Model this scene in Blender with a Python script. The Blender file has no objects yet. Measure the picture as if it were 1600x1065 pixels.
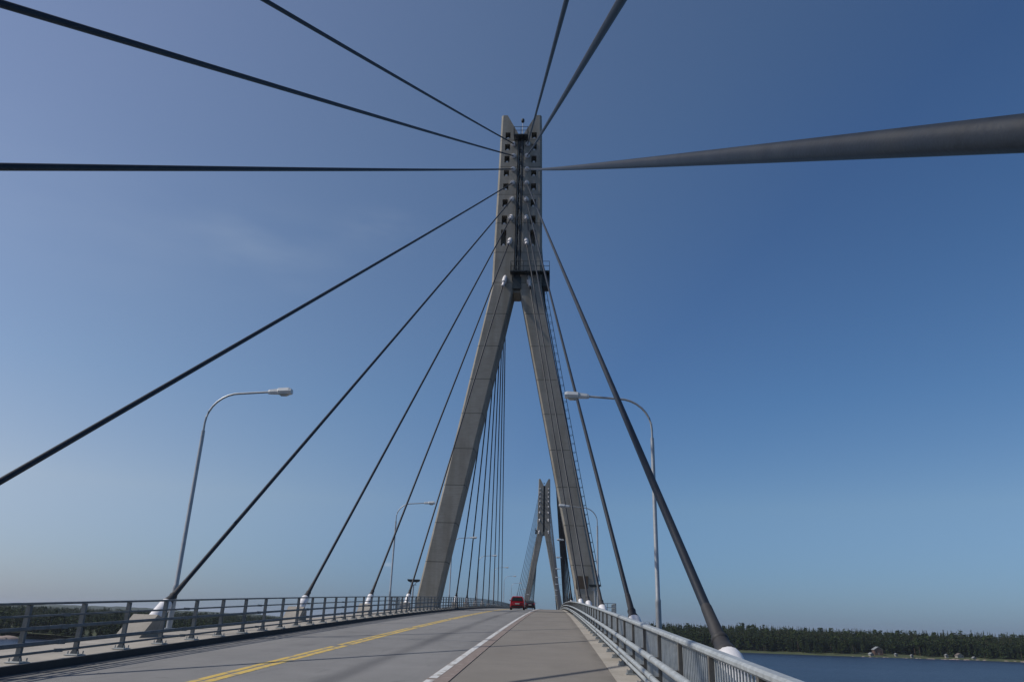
import bpy, bmesh, math, random
import numpy as np
from mathutils import Vector, Matrix
R = math.radians
random.seed(7)
rng = np.random.default_rng(7)
S = bpy.context.scene
COL = S.collection

# ------------------------------------------------------------------ camera, sky, sun, exposure
HC = 24.0                                   # eye height above the water
cam_d = bpy.data.cameras.new('camera'); cam = bpy.data.objects.new('camera', cam_d); COL.objects.link(cam)
cam_d.sensor_width = 36.0; cam_d.lens = 1179.78 / 1600 * 36; cam_d.clip_start = 0.1; cam_d.clip_end = 40000
yaw, pit, rol = R(3.581), R(20.408), R(1.794)
F = Vector((-math.sin(yaw) * math.cos(pit), math.cos(yaw) * math.cos(pit), math.sin(pit)))
Rt = Vector((math.cos(yaw), math.sin(yaw), 0)); Up = Rt.cross(F)
R2 = Rt * math.cos(rol) + Up * math.sin(rol); U2 = Up * math.cos(rol) - Rt * math.sin(rol)
cam.matrix_world = Matrix(((R2.x, U2.x, -F.x, 4.70), (R2.y, U2.y, -F.y, 0), (R2.z, U2.z, -F.z, HC), (0, 0, 0, 1)))
S.camera = cam
S.render.resolution_x, S.render.resolution_y = 1024, 681

SUN = Vector((-0.93, -0.12, 1.0)).normalized()
elev = math.asin(SUN.z); azim = math.atan2(SUN.x, SUN.y)
W = bpy.data.worlds.new('World'); S.world = W; W.use_nodes = True
wt = W.node_tree; wt.nodes.clear()
def N(t, typ, **k):
    n = t.nodes.new(typ)
    for a, b in k.items(): setattr(n, a, b)
    return n
sky = N(wt, 'ShaderNodeTexSky', sky_type='NISHITA', sun_disc=False)
sky.sun_elevation = elev; sky.sun_rotation = azim
sky.altitude = 20; sky.air_density = 1.0; sky.dust_density = .45; sky.ozone_density = 1.6
bg = N(wt, 'ShaderNodeBackground'); bg.inputs['Strength'].default_value = 0.095
wo = N(wt, 'ShaderNodeOutputWorld')
SKYT = [(0, (.56, .61, .89)), (.065, (.80, .78, .91)), (.14, (1.12, .97, .93)), (.27, (1.0, .99, .98)), (1, (1, 1, 1))]
SKYA = [(.33, (.52, .74, .95)), (.46, (.48, .71, .94)), (.54, (.49, .69, .92)), (.63, (.70, .83, .96)), (.75, (.95, .96, 1.0)), (.85, (1.13, 1.04, 1.05))]
# thin cirrus wisps
tc = N(wt, 'ShaderNodeTexCoord')
def cloud(prev, d, rad, stretch, amount, scale):
    mp = N(wt, 'ShaderNodeVectorMath', operation='SUBTRACT'); mp.inputs[1].default_value = d
    wt.links.new(tc.outputs['Generated'], mp.inputs[0])
    sc = N(wt, 'ShaderNodeVectorMath', operation='MULTIPLY'); sc.inputs[1].default_value = stretch
    wt.links.new(mp.outputs[0], sc.inputs[0])
    ln = N(wt, 'ShaderNodeVectorMath', operation='LENGTH'); wt.links.new(sc.outputs[0], ln.inputs[0])
    mr = N(wt, 'ShaderNodeMapRange', interpolation_type='SMOOTHERSTEP'); mr.inputs['From Min'].default_value = 0; mr.inputs['From Max'].default_value = rad
    mr.inputs['To Min'].default_value = 1; mr.inputs['To Max'].default_value = 0
    wt.links.new(ln.outputs['Value'], mr.inputs['Value'])
    nz = N(wt, 'ShaderNodeTexNoise'); nz.inputs['Scale'].default_value = scale; nz.inputs['Detail'].default_value = 6
    sv = N(wt, 'ShaderNodeVectorMath', operation='MULTIPLY'); sv.inputs[1].default_value = (1, 1, 3.5)
    wt.links.new(tc.outputs['Generated'], sv.inputs[0]); wt.links.new(sv.outputs[0], nz.inputs['Vector'])
    m2 = N(wt, 'ShaderNodeMapRange'); m2.inputs['From Min'].default_value = .35; m2.inputs['From Max'].default_value = .75
    wt.links.new(nz.outputs['Fac'], m2.inputs['Value'])
    mu = N(wt, 'ShaderNodeMath', operation='MULTIPLY'); wt.links.new(mr.outputs[0], mu.inputs[0]); wt.links.new(m2.outputs[0], mu.inputs[1])
    m3 = N(wt, 'ShaderNodeMath', operation='MULTIPLY'); m3.inputs[1].default_value = amount; wt.links.new(mu.outputs[0], m3.inputs[0])
    mx = N(wt, 'ShaderNodeMix', data_type='RGBA'); wt.links.new(m3.outputs[0], mx.inputs[0]); wt.links.new(prev, mx.inputs[6])
    mx.inputs[7].default_value = (5.0, 5.8, 6.8, 1)
    return mx.outputs[2]
def raydir(u, v):
    a, b = (u - 800) / 1179.78, (v - 532.5) / 1179.78
    return (F + R2 * a - U2 * b).normalized()
skyout = sky.outputs[0]
# clear northern air: colour response of the sky from the horizon upwards
sx = N(wt, 'ShaderNodeSeparateXYZ'); wt.links.new(tc.outputs['Generated'], sx.inputs[0])
dt = N(wt, 'ShaderNodeVectorMath', operation='DOT_PRODUCT'); wt.links.new(tc.outputs['Generated'], dt.inputs[0]); dt.inputs[1].default_value = SUN
dm = N(wt, 'ShaderNodeMath', operation='MULTIPLY_ADD'); wt.links.new(dt.outputs['Value'], dm.inputs[0]); dm.inputs[1].default_value = .5; dm.inputs[2].default_value = .5
for src, ramp in ((sx.outputs[2], SKYT), (dm.outputs[0], SKYA)):
    cr = N(wt, 'ShaderNodeValToRGB'); wt.links.new(src, cr.inputs[0])
    for i, (ps, c) in enumerate(ramp):
        e = cr.color_ramp.elements[i] if i < 2 else cr.color_ramp.elements.new(ps)
        e.position = ps; e.color = (*c, 1)
    tm = N(wt, 'ShaderNodeVectorMath', operation='MULTIPLY'); wt.links.new(skyout, tm.inputs[0]); wt.links.new(cr.outputs[0], tm.inputs[1])
    skyout = tm.outputs[0]
for (u, v, rad, am, sc) in ((410, 385, .17, .15, 7), (600, 360, .09, .13, 9), (130, 340, .3, .10, 4)):
    skyout = cloud(skyout, raydir(u, v), rad, (1, 1, 2.2), am, sc)
skyout = cloud(skyout, raydir(606, 881), .010, (1, 1, 2.0), .55, 30)
wt.links.new(skyout, bg.inputs[0]); wt.links.new(bg.outputs[0], wo.inputs[0])

sd = bpy.data.lights.new('sun', 'SUN'); sd.energy = 3.3; sd.angle = R(.53); sd.color = (1, .95, .88)
so = bpy.data.objects.new('sun', sd); COL.objects.link(so); so.rotation_euler = (-SUN).to_track_quat('-Z', 'Y').to_euler()
S.view_settings.view_transform = 'Standard'; S.view_settings.look = 'None'
S.view_settings.exposure = 0.0; S.view_settings.gamma = 1.0

# ------------------------------------------------------------------ materials
def mat(name, col, rough=.7, metal=0., var=.12, scale=3., bump=0., bscale=None, col2=None, build=None, spec=.5):
    m = bpy.data.materials.new(name); m.use_nodes = True; t = m.node_tree
    b = t.nodes['Principled BSDF']; b.inputs['Roughness'].default_value = rough; b.inputs['Metallic'].default_value = metal
    b.inputs['Specular IOR Level'].default_value = spec
    g = N(t, 'ShaderNodeNewGeometry')
    nz = N(t, 'ShaderNodeTexNoise'); nz.inputs['Scale'].default_value = scale; nz.inputs['Detail'].default_value = 7; nz.inputs['Roughness'].default_value = .65
    t.links.new(g.outputs['Position'], nz.inputs['Vector'])
    mr = N(t, 'ShaderNodeMapRange'); mr.inputs['From Min'].default_value = .3; mr.inputs['From Max'].default_value = .7
    t.links.new(nz.outputs['Fac'], mr.inputs['Value'])
    mx = N(t, 'ShaderNodeMix', data_type='RGBA')
    c2 = col2 or tuple(c * (1 + var) for c in col)
    c1 = col if col2 else tuple(c * (1 - var) for c in col)
    mx.inputs[6].default_value = (*c1, 1); mx.inputs[7].default_value = (*c2, 1)
    t.links.new(mr.outputs[0], mx.inputs[0]); out = mx.outputs[2]
    if build: out = build(t, g, out)
    t.links.new(out, b.inputs['Base Color'])
    if bump:
        n2 = N(t, 'ShaderNodeTexNoise'); n2.inputs['Scale'].default_value = bscale or scale * 8; n2.inputs['Detail'].default_value = 5
        t.links.new(g.outputs['Position'], n2.inputs['Vector'])
        bp = N(t, 'ShaderNodeBump'); bp.inputs['Strength'].default_value = bump; bp.inputs['Distance'].default_value = .02
        t.links.new(n2.outputs['Fac'], bp.inputs['Height']); t.links.new(bp.outputs[0], b.inputs['Normal'])
    return m
def mixc(t, fac, a, colr):
    mx = N(t, 'ShaderNodeMix', data_type='RGBA'); t.links.new(fac, mx.inputs[0]); t.links.new(a, mx.inputs[6])
    if isinstance(colr, tuple): mx.inputs[7].default_value = (*colr, 1)
    else: t.links.new(colr, mx.inputs[7])
    return mx.outputs[2]
def math_(t, op, a, b=None, c=None):
    n = N(t, 'ShaderNodeMath', operation=op)
    for i, v in enumerate((a, b, c)):
        if v is None: continue
        if isinstance(v, (int, float)): n.inputs[i].default_value = v
        else: t.links.new(v, n.inputs[i])
    return n.outputs[0]
def noise(t, g, scale, stretch=(1, 1, 1), lo=.3, hi=.7, detail=5):
    v = N(t, 'ShaderNodeVectorMath', operation='MULTIPLY'); v.inputs[1].default_value = stretch
    t.links.new(g.outputs['Position'], v.inputs[0])
    nz = N(t, 'ShaderNodeTexNoise'); nz.inputs['Scale'].default_value = scale; nz.inputs['Detail'].default_value = detail
    t.links.new(v.outputs[0], nz.inputs['Vector'])
    mr = N(t, 'ShaderNodeMapRange'); mr.inputs['From Min'].default_value = lo; mr.inputs['From Max'].default_value = hi
    t.links.new(nz.outputs['Fac'], mr.inputs['Value']); return mr.outputs[0]
def sepx(t, g):
    s = N(t, 'ShaderNodeSeparateXYZ'); t.links.new(g.outputs['Position'], s.inputs[0]); return s
def band(t, x, c, w):      # soft stripe around x=c
    d = math_(t, 'ABSOLUTE', math_(t, 'SUBTRACT', x, c)); mr = N(t, 'ShaderNodeMapRange', interpolation_type='SMOOTHSTEP')
    mr.inputs['From Min'].default_value = 0; mr.inputs['From Max'].default_value = w; mr.inputs['To Min'].default_value = 1; mr.inputs['To Max'].default_value = 0
    t.links.new(d, mr.inputs['Value']); return mr.outputs[0]
def road_build(t, g, out):
    s = sepx(t, g); n = noise(t, g, 1.2, (1, .12, 1), .25, .75)
    wob = math_(t, 'MULTIPLY', noise(t, g, .07, (0, 1, 0), 0, 1), .5)
    x = math_(t, 'SUBTRACT', s.outputs[0], wob)
    f = math_(t, 'MULTIPLY', band(t, x, .35, .42), math_(t, 'MULTIPLY_ADD', n, .45, .42))
    out = mixc(t, f, out, (.075, .075, .078))                      # bitumen-rich seam along the lane
    f2 = math_(t, 'MULTIPLY', band(t, x, -3.0, .5), math_(t, 'MULTIPLY', n, .22)); out = mixc(t, f2, out, (.09, .09, .092))
    f3 = math_(t, 'MULTIPLY', band(t, s.outputs[0], 2.1, .3), math_(t, 'MULTIPLY', n, .5)); out = mixc(t, f3, out, (.10, .10, .105))
    f6 = math_(t, 'MULTIPLY', band(t, s.outputs[0], -4.6, .5), math_(t, 'MULTIPLY_ADD', noise(t, g, 2.2, (1, .3, 1), .3, .7), .45, .2)); out = mixc(t, f6, out, (.075, .072, .066))
    f7 = math_(t, 'MULTIPLY', noise(t, g, 14, (1, 1, 1), .70, .76, 3), band(t, s.outputs[0], -4.5, 1.0)); out = mixc(t, f7, out, (.42, .40, .36))
    wv = N(t, 'ShaderNodeTexVoronoi', feature='DISTANCE_TO_EDGE'); wv.inputs['Scale'].default_value = .22; t.links.new(g.outputs['Position'], wv.inputs['Vector'])
    cw = math_(t, 'LESS_THAN', math_(t, 'ADD', wv.outputs['Distance'], math_(t, 'MULTIPLY', noise(t, g, 3, (1, 1, 1), .3, .7), .02)), .008)
    out = mixc(t, math_(t, 'MULTIPLY', cw, .5), out, (.06, .06, .06))
    f4 = math_(t, 'MULTIPLY', noise(t, g, .35, (1, .25, 1), .45, .75), .4); out = mixc(t, f4, out, (.27, .262, .25))
    f5 = math_(t, 'MULTIPLY', noise(t, g, 45, (1, 1, 1), .56, .74, 2), .4); out = mixc(t, f5, out, (.32, .31, .30))
    f8 = math_(t, 'MULTIPLY', noise(t, g, 2.6, (1, .12, 1), .58, .72, 6), .3); return mixc(t, f8, out, (.10, .10, .10))
def walk_build(t, g, out):
    s = sepx(t, g)
    f = math_(t, 'MULTIPLY', noise(t, g, .5, (1, .4, 1), .45, .75), .45); out = mixc(t, f, out, (.15, .135, .118))
    f = math_(t, 'MULTIPLY', band(t, s.outputs[0], 5.9, .35), math_(t, 'MULTIPLY', noise(t, g, 3, (1, .3, 1), .3, .7), .6)); out = mixc(t, f, out, (.10, .09, .078))
    f = math_(t, 'MULTIPLY', noise(t, g, 9, (1, 1, 1), .66, .74, 3), .4); out = mixc(t, f, out, (.11, .10, .09))
    f5 = math_(t, 'MULTIPLY', noise(t, g, 70, (1, 1, 1), .6, .8, 2), .35); return mixc(t, f5, out, (.30, .28, .25))
def worn(lo, hi, colr):
    def b(t, g, out):
        return mixc(t, noise(t, g, 7, (1, .5, 1), lo, hi, 8), out, colr)
    return b
def conc_build(t, g, out):
    s = sepx(t, g)
    st = math_(t, 'MULTIPLY', noise(t, g, 1.1, (1, 1, .06), .42, .72), .6); out = mixc(t, st, out, (.20, .172, .13))   # run-off stains
    bl = math_(t, 'MULTIPLY', noise(t, g, .25, (1, 1, 1), .5, .75), .35); out = mixc(t, bl, out, (.40, .375, .325))
    fr = math_(t, 'FRACT', math_(t, 'DIVIDE', math_(t, 'SUBTRACT', s.outputs[2], .55), 3.86))
    j = band(t, fr, .5, .010); j = math_(t, 'GREATER_THAN', j, .02)
    fm = math_(t, 'MULTIPLY', noise(t, g, 5, (.25, .25, 2.2), .45, .7, 3), .25); out = mixc(t, fm, out, (.19, .17, .14))
    out = mixc(t, math_(t, 'MULTIPLY', j, .75), out, (.04, .037, .033))
    fr2 = math_(t, 'FRACT', math_(t, 'DIVIDE', s.outputs[2], .62)); j2 = band(t, fr2, .5, .03); return mixc(t, math_(t, 'MULTIPLY', j2, .38), out, (.24, .22, .185))
M = {}
M['road'] = mat('asphalt_road', (.190, .186, .180), .9, var=.10, scale=.8, bump=.35, bscale=90, build=road_build, spec=.3)
M['walk'] = mat('asphalt_walkway', (.205, .187, .164), .92, var=.08, scale=1.1, bump=.35, bscale=110, build=walk_build, spec=.25)
def deck_build(t, g, out):
    s = sepx(t, g)
    f = math_(t, 'MULTIPLY', noise(t, g, 1.3, (1, .5, 1), .45, .75), .5); out = mixc(t, f, out, (.20, .18, .15))
    f = math_(t, 'MULTIPLY', noise(t, g, 12, (1, 1, 1), .60, .72, 4), .4); out = mixc(t, f, out, (.14, .13, .11))
    j = math_(t, 'LESS_THAN', math_(t, 'ABSOLUTE', math_(t, 'SUBTRACT', math_(t, 'FRACT', math_(t, 'DIVIDE', s.outputs[1], 6.05)), .5)), .0022)
    return mixc(t, math_(t, 'MULTIPLY', j, .6), out, (.07, .065, .06))
M['deckc'] = mat('deck_concrete', (.35, .32, .275), .85, var=.14, scale=1.6, bump=.3, bscale=30, build=deck_build, spec=.3)
M['kerb'] = mat('granite_kerb', (.215, .17, .145), .85, var=.2, scale=9, bump=.3, bscale=60, build=worn(.55, .8, (.30, .26, .23)))
M['white'] = mat('white_paint_worn', (.56, .56, .54), .7, var=.06, scale=12, build=worn(.53, .66, (.27, .235, .20)))
M['yellow'] = mat('yellow_paint_worn', (.58, .40, .085), .7, var=.1, scale=8, build=worn(.50, .64, (.24, .215, .165)))
M['conc'] = mat('pylon_concrete', (.33, .308, .265), .9, var=.13, scale=.7, bump=.35, bscale=14, build=conc_build, spec=.25)
M['steel'] = mat('galvanised_steel', (.33, .35, .35), .5, .35, var=.16, scale=5, bump=.1, bscale=50)
M['rail'] = mat('galvanised_rail', (.41, .435, .435), .5, .35, var=.26, scale=6, bump=.1, bscale=60)
M['dark'] = mat('dark_painted_steel', (.045, .055, .058), .5, .3, var=.25, scale=4)
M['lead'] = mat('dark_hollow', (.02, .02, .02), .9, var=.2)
M['cable'] = mat('black_cable_sheath', (.012, .016, .023), .5, var=.3, scale=4, bump=.12, bscale=30, spec=.35, build=lambda t, g, out: mixc(t, math_(t, 'MULTIPLY', noise(t, g, 9, (1, .15, .15), .5, .8), .5), out, (.042, .045, .048)))
M['collar'] = mat('collar_grey_black', (.04, .039, .040), .6, var=.25, scale=6, spec=.3)
M['steeld'] = mat('weathered_grey_steel', (.12, .135, .145), .6, .25, var=.3, scale=5, bump=.1, bscale=50)
M['kerbshade'] = mat('kerb_face_shade', (.035, .033, .032), .8, var=.2)  # near-black colour standing in for shade on the left kerb face
M['web'] = mat('slot_shade_panel', (.10, .105, .105), .8, var=.3, scale=2)  # darker than the concrete: occlusion of the slot put into the colour
M['postd'] = mat('brownish_post_steel', (.135, .125, .11), .6, .2, var=.25, scale=6)
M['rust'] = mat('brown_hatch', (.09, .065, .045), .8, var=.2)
M['sleeve'] = mat('white_sleeve', (.74, .72, .72), .45, var=.08, scale=5, build=lambda t, g, out: mixc(t, math_(t, 'MULTIPLY', noise(t, g, 6, (1, 1, .3), .5, .75), .5), out, (.42, .38, .34)))
M['lamp'] = mat('lamp_housing', (.62, .64, .64), .4, var=.05, scale=9)
M['bowl'] = mat('lamp_bowl', (.40, .42, .40), .2, var=.05, scale=9)
M['pole'] = mat('galvanised_pole', (.36, .375, .385), .45, .45, var=.12, scale=6)
M['red'] = mat('red_car_paint', (.28, .008, .014), .25, var=.05, scale=2)
M['dred'] = mat('dark_red_car_paint', (.035, .008, .008), .25, var=.05, scale=2)
M['glass'] = mat('car_glass', (.02, .024, .028), .08, var=.05)
M['tyre'] = mat('tyre_rubber', (.02, .02, .02), .9, var=.2)
M['rim'] = mat('wheel_rim', (.4, .4, .41), .35, .7, var=.05)
M['tail'] = mat('tail_light_red', (.5, .01, .01), .2, var=.05)
M['plate'] = mat('number_plate', (.6, .58, .5), .4, var=.03)
M['land'] = mat('ground_grass', (.030, .045, .014), .95, var=.2, scale=.04, col2=(.072, .080, .027))
M['rock'] = mat('shore_rock', (.30, .23, .19), .9, var=.25, scale=.3, bump=.4, bscale=1)
M['hill'] = mat('hill_forest', (.020, .032, .014), .95, var=.25, scale=.012, bump=1, bscale=.05)
M['bark'] = mat('tree_bark', (.10, .07, .05), .9, var=.2, scale=1)
def tree_build(c):
    def b(t, g, out):
        oi = N(t, 'ShaderNodeAttribute', attribute_name='tint')
        return mixc(t, oi.outputs['Fac'], out, c)
    return b
M['spruce'] = mat('spruce_needles', (.014, .027, .010), .95, col2=(.027, .044, .015), scale=.12, build=tree_build((.052, .072, .020)), spec=.2)
M['cabin'] = mat('cabin_wall', (.10, .06, .045), .8, var=.1); M['cabinw'] = mat('cabin_white_wall', (.30, .28, .25), .8, var=.08)
M['roofl'] = mat('pale_metal_roof', (.24, .25, .25), .5, var=.08); M['roofd'] = mat('dark_roof', (.12, .10, .09), .8, var=.1)
# water
m = bpy.data.materials.new('sea_water'); m.use_nodes = True; t = m.node_tree; b = t.nodes['Principled BSDF']
b.inputs['Base Color'].default_value = (.012, .034, .085, 1); b.inputs['Roughness'].default_value = .28; b.inputs['IOR'].default_value = 1.33; b.inputs['Specular IOR Level'].default_value = .16
g = N(t, 'ShaderNodeNewGeometry')
w1 = N(t, 'ShaderNodeTexNoise'); w1.inputs['Scale'].default_value = .35; w1.inputs['Detail'].default_value = 8
vs = N(t, 'ShaderNodeVectorMath', operation='MULTIPLY'); vs.inputs[1].default_value = (.5, 1.3, 1); t.links.new(g.outputs['Position'], vs.inputs[0]); t.links.new(vs.outputs[0], w1.inputs['Vector'])
bp = N(t, 'ShaderNodeBump'); bp.inputs['Strength'].default_value = 1; bp.inputs['Distance'].default_value = 1.2; t.links.new(w1.outputs['Fac'], bp.inputs['Height']); t.links.new(bp.outputs[0], b.inputs['Normal'])
pn = noise(t, g, .02, (.25, 1, 1), .35, .65, 6)
rgb = N(t, 'ShaderNodeRGB'); rgb.outputs[0].default_value = (.012, .024, .050, 1)
t.links.new(mixc(t, pn, rgb.outputs[0], (.022, .038, .074)), b.inputs['Base Color'])
M['water'] = m

# ------------------------------------------------------------------ mesh helpers
class MB:
    def __init__(s): s.v = []; s.f = []
    def add(s, vs, fs):
        o = len(s.v); s.v.extend([tuple(p) for p in vs]); s.f.extend([tuple(i + o for i in q) for q in fs]); return s
    def box(s, a, b):
        x0, y0, z0 = a; x1, y1, z1 = b
        return s.add([(x0, y0, z0), (x1, y0, z0), (x1, y1, z0), (x0, y1, z0), (x0, y0, z1), (x1, y0, z1), (x1, y1, z1), (x0, y1, z1)],
                     [(0, 3, 2, 1), (4, 5, 6, 7), (0, 1, 5, 4), (1, 2, 6, 5), (2, 3, 7, 6), (3, 0, 4, 7)])
    def loft(s, rings, cap=True, closed=True):
        n = len(rings[0]); vs = [p for r in rings for p in r]; fs = []
        for i in range(len(rings) - 1):
            for j in range(n if closed else n - 1):
                k = (j + 1) % n; fs.append((i * n + j, i * n + k, (i + 1) * n + k, (i + 1) * n + j))
        if cap: fs.append(tuple(range(n - 1, -1, -1))); fs.append(tuple((len(rings) - 1) * n + j for j in range(n)))
        return s.add(vs, fs)
    def tube(s, pts, r, n=10, cap=True):
        pts = [Vector(p) for p in pts]; rs = r if isinstance(r, (list, tuple)) else [r] * len(pts); rings = []
        for i, p in enumerate(pts):
            d = (pts[min(i + 1, len(pts) - 1)] - pts[max(i - 1, 0)]).normalized()
            a = d.cross(Vector((0, 0, 1)) if abs(d.z) < .95 else Vector((0, 1, 0))).normalized(); c = a.cross(d)
            rings.append([p + (a * math.cos(2 * math.pi * k / n) + c * math.sin(2 * math.pi * k / n)) * rs[i] for k in range(n)])
        return s.loft(rings, cap)
    def bar(s, p, q, w, h):
        p, q = Vector(p), Vector(q); d = (q - p).normalized()
        a = d.cross(Vector((0, 0, 1)) if abs(d.z) < .95 else Vector((0, 1, 0))).normalized(); c = a.cross(d)
        return s.loft([[o + a * sx * w / 2 + c * sy * h / 2 for sx, sy in ((-1, -1), (1, -1), (1, 1), (-1, 1))] for o in (p, q)])
    def build(s, name, m, parent=None, smooth=False, loc=None):
        me = bpy.data.meshes.new(name); me.from_pydata(s.v, [], s.f)
        bm = bmesh.new(); bm.from_mesh(me); bmesh.ops.recalc_face_normals(bm, faces=bm.faces); bm.to_mesh(me); bm.free()
        me.materials.append(M[m] if isinstance(m, str) else m)
        if smooth:
            me.polygons.foreach_set('use_smooth', [True] * len(me.polygons)); me.set_sharp_from_angle(angle=R(40))
        o = bpy.data.objects.new(name, me); COL.objects.link(o)
        if parent: o.parent = parent
        if loc is not None: o.location = loc
        return o
def tag(o, label=None, cat=None, group=None, kind=None):
    if label: o['label'] = label
    if cat: o['category'] = cat
    if group: o['group'] = group
    if kind: o['kind'] = kind
    return o
def empty(name, loc, label, cat, group=None):
    o = bpy.data.objects.new(name, None); COL.objects.link(o); o.location = loc; o.empty_display_size = .5
    return tag(o, label, cat, group)
def copy_tree(o, parent=None):
    c = o.copy(); COL.objects.link(c); c.parent = parent
    for ch in [q for q in bpy.data.objects if q.parent == o]: copy_tree(ch, c)
    return c
ORD = ['first', 'second', 'third', 'fourth', 'fifth', 'sixth', 'seventh', 'eighth', 'ninth', 'tenth', 'eleventh', 'twelfth']

# ------------------------------------------------------------------ deck line
def dz(y): return HC + 2.8053 - .000096 * (216.54 - y) ** 2
D = 78.48; P2Y = D + 253.48
Y0, Y1 = -110.0, 560.0
ys = [Y0 + 4 * i for i in range(int((Y1 - Y0) / 4) + 1)] + [Y1]
def sweep(poly, yy=ys, zf=dz): return [[(x, y, zf(y) + z) for x, z in poly] for y in yy]
def rect(x0, x1, z0, z1): return [(x0, z0), (x1, z0), (x1, z1), (x0, z1)]

bridge = empty('bridge_deck', (0, 0, 0), 'long concrete bridge deck with raised edges carrying the road over the sea', 'bridge')
MB().loft(sweep([(-4.4, -2.2), (4.4, -2.2), (6.9, -.75), (7.05, -.75), (7.05, -.03), (-7.05, -.03), (-7.05, -.75), (-6.9, -.75)])).build('deck_slab', 'deckc', bridge)
MB().loft(sweep([(-7.12, -.7), (-7.056, -.7), (-7.056, -.028), (-4.87, -.028), (-4.87, .135), (-4.885, .15), (-7.12, .15)])).build('edge_strip', 'deckc', bridge)
MB().loft(sweep([(5.93, -.028), (7.056, -.028), (7.056, -.7), (7.12, -.7), (7.12, .065), (5.93, .055)])).build('edge_strip', 'deckc', bridge)
MB().loft(sweep(rect(-4.866, -4.852, .002, .152))).build('shade_strip', 'kerbshade', bridge)  # thin strip added to paint the left kerb face as shaded
for y in (-105, -60, 395, 455, 515):
    MB().loft([[(sx * 2.2, y + sy * 1.0, z) for sx, sy in ((-1, -1), (1, -1), (1, 1), (-1, 1))] for z in (-3, dz(y) - 2.15)]).build('pier', 'conc', bridge)
tag(MB().loft(sweep(rect(-4.872, 2.35, -.026, 0))).build('road', 'road'), kind='structure')
tag(MB().loft(sweep(rect(2.352, 2.80, -.027, .06))).build('kerb', 'kerb'), kind='structure')
tag(MB().loft(sweep(rect(2.802, 5.928, -.024, .045))).build('walkway', 'walk'), kind='structure')
def dashes(name, x0, x1, zo, mt, g0, gap):
    mb = MB(); y = g0 - 12.1 * 10
    while y < 520:
        a, b_ = y + gap, y + 12.1; yy = [a + (b_ - a) * i / 4 for i in range(5)]
        if a > Y0: mb.loft([[(x0, q, dz(q) + zo), (x1, q, dz(q) + zo)] for q in yy], cap=False, closed=False)
        y += 12.1
    return tag(mb.build(name, mt), kind='structure')
dashes('road_marking', -1.66, -1.505, .004, 'yellow', 23.0, .55)
dashes('road_marking', -1.43, -1.25, .004, 'yellow', 23.4, .55)
dashes('road_marking', 2.372, 2.53, .064, 'white', 27.2, .25)
tag(MB().loft(sweep([(-1.50, .002), (-1.435, .002)]), cap=False, closed=False).build('road_marking', 'road'), kind='structure')

# ------------------------------------------------------------------ pylons
def chamf(poly, y0, t, c, side):   # front polygon (x,z); the outer verts (flag) pulled in by c on the first and last ring
    def ring(y, ins): return [(x + (side * -ins if o else 0), y, z) for x, z, o in poly]
    return [ring(y0, c), ring(y0 + c, 0), ring(y0 + t - c, 0), ring(y0 + t, c)]
T = 3.3
winz = [(56.8, 55.9), (55.1, 54.2), (53.4, 52.45), (51.35, 50.55), (49.5, 48.6), (47.3, 46.3), (45.1, 43.9), (43.2, 41.1)]
sockz = [54.5, 52.77, 50.87, 48.87, 46.5, 43.95, 40.8, 36.3]
def boolean_cut(o, cut):
    md = o.modifiers.new('b', 'BOOLEAN'); md.operation = 'DIFFERENCE'; md.object = cut; md.solver = 'EXACT'
    dg = bpy.context.evaluated_depsgraph_get(); me = bpy.data.meshes.new_from_object(o.evaluated_get(dg))
    o.modifiers.clear(); o.data = me; bpy.data.objects.remove(cut)
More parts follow.
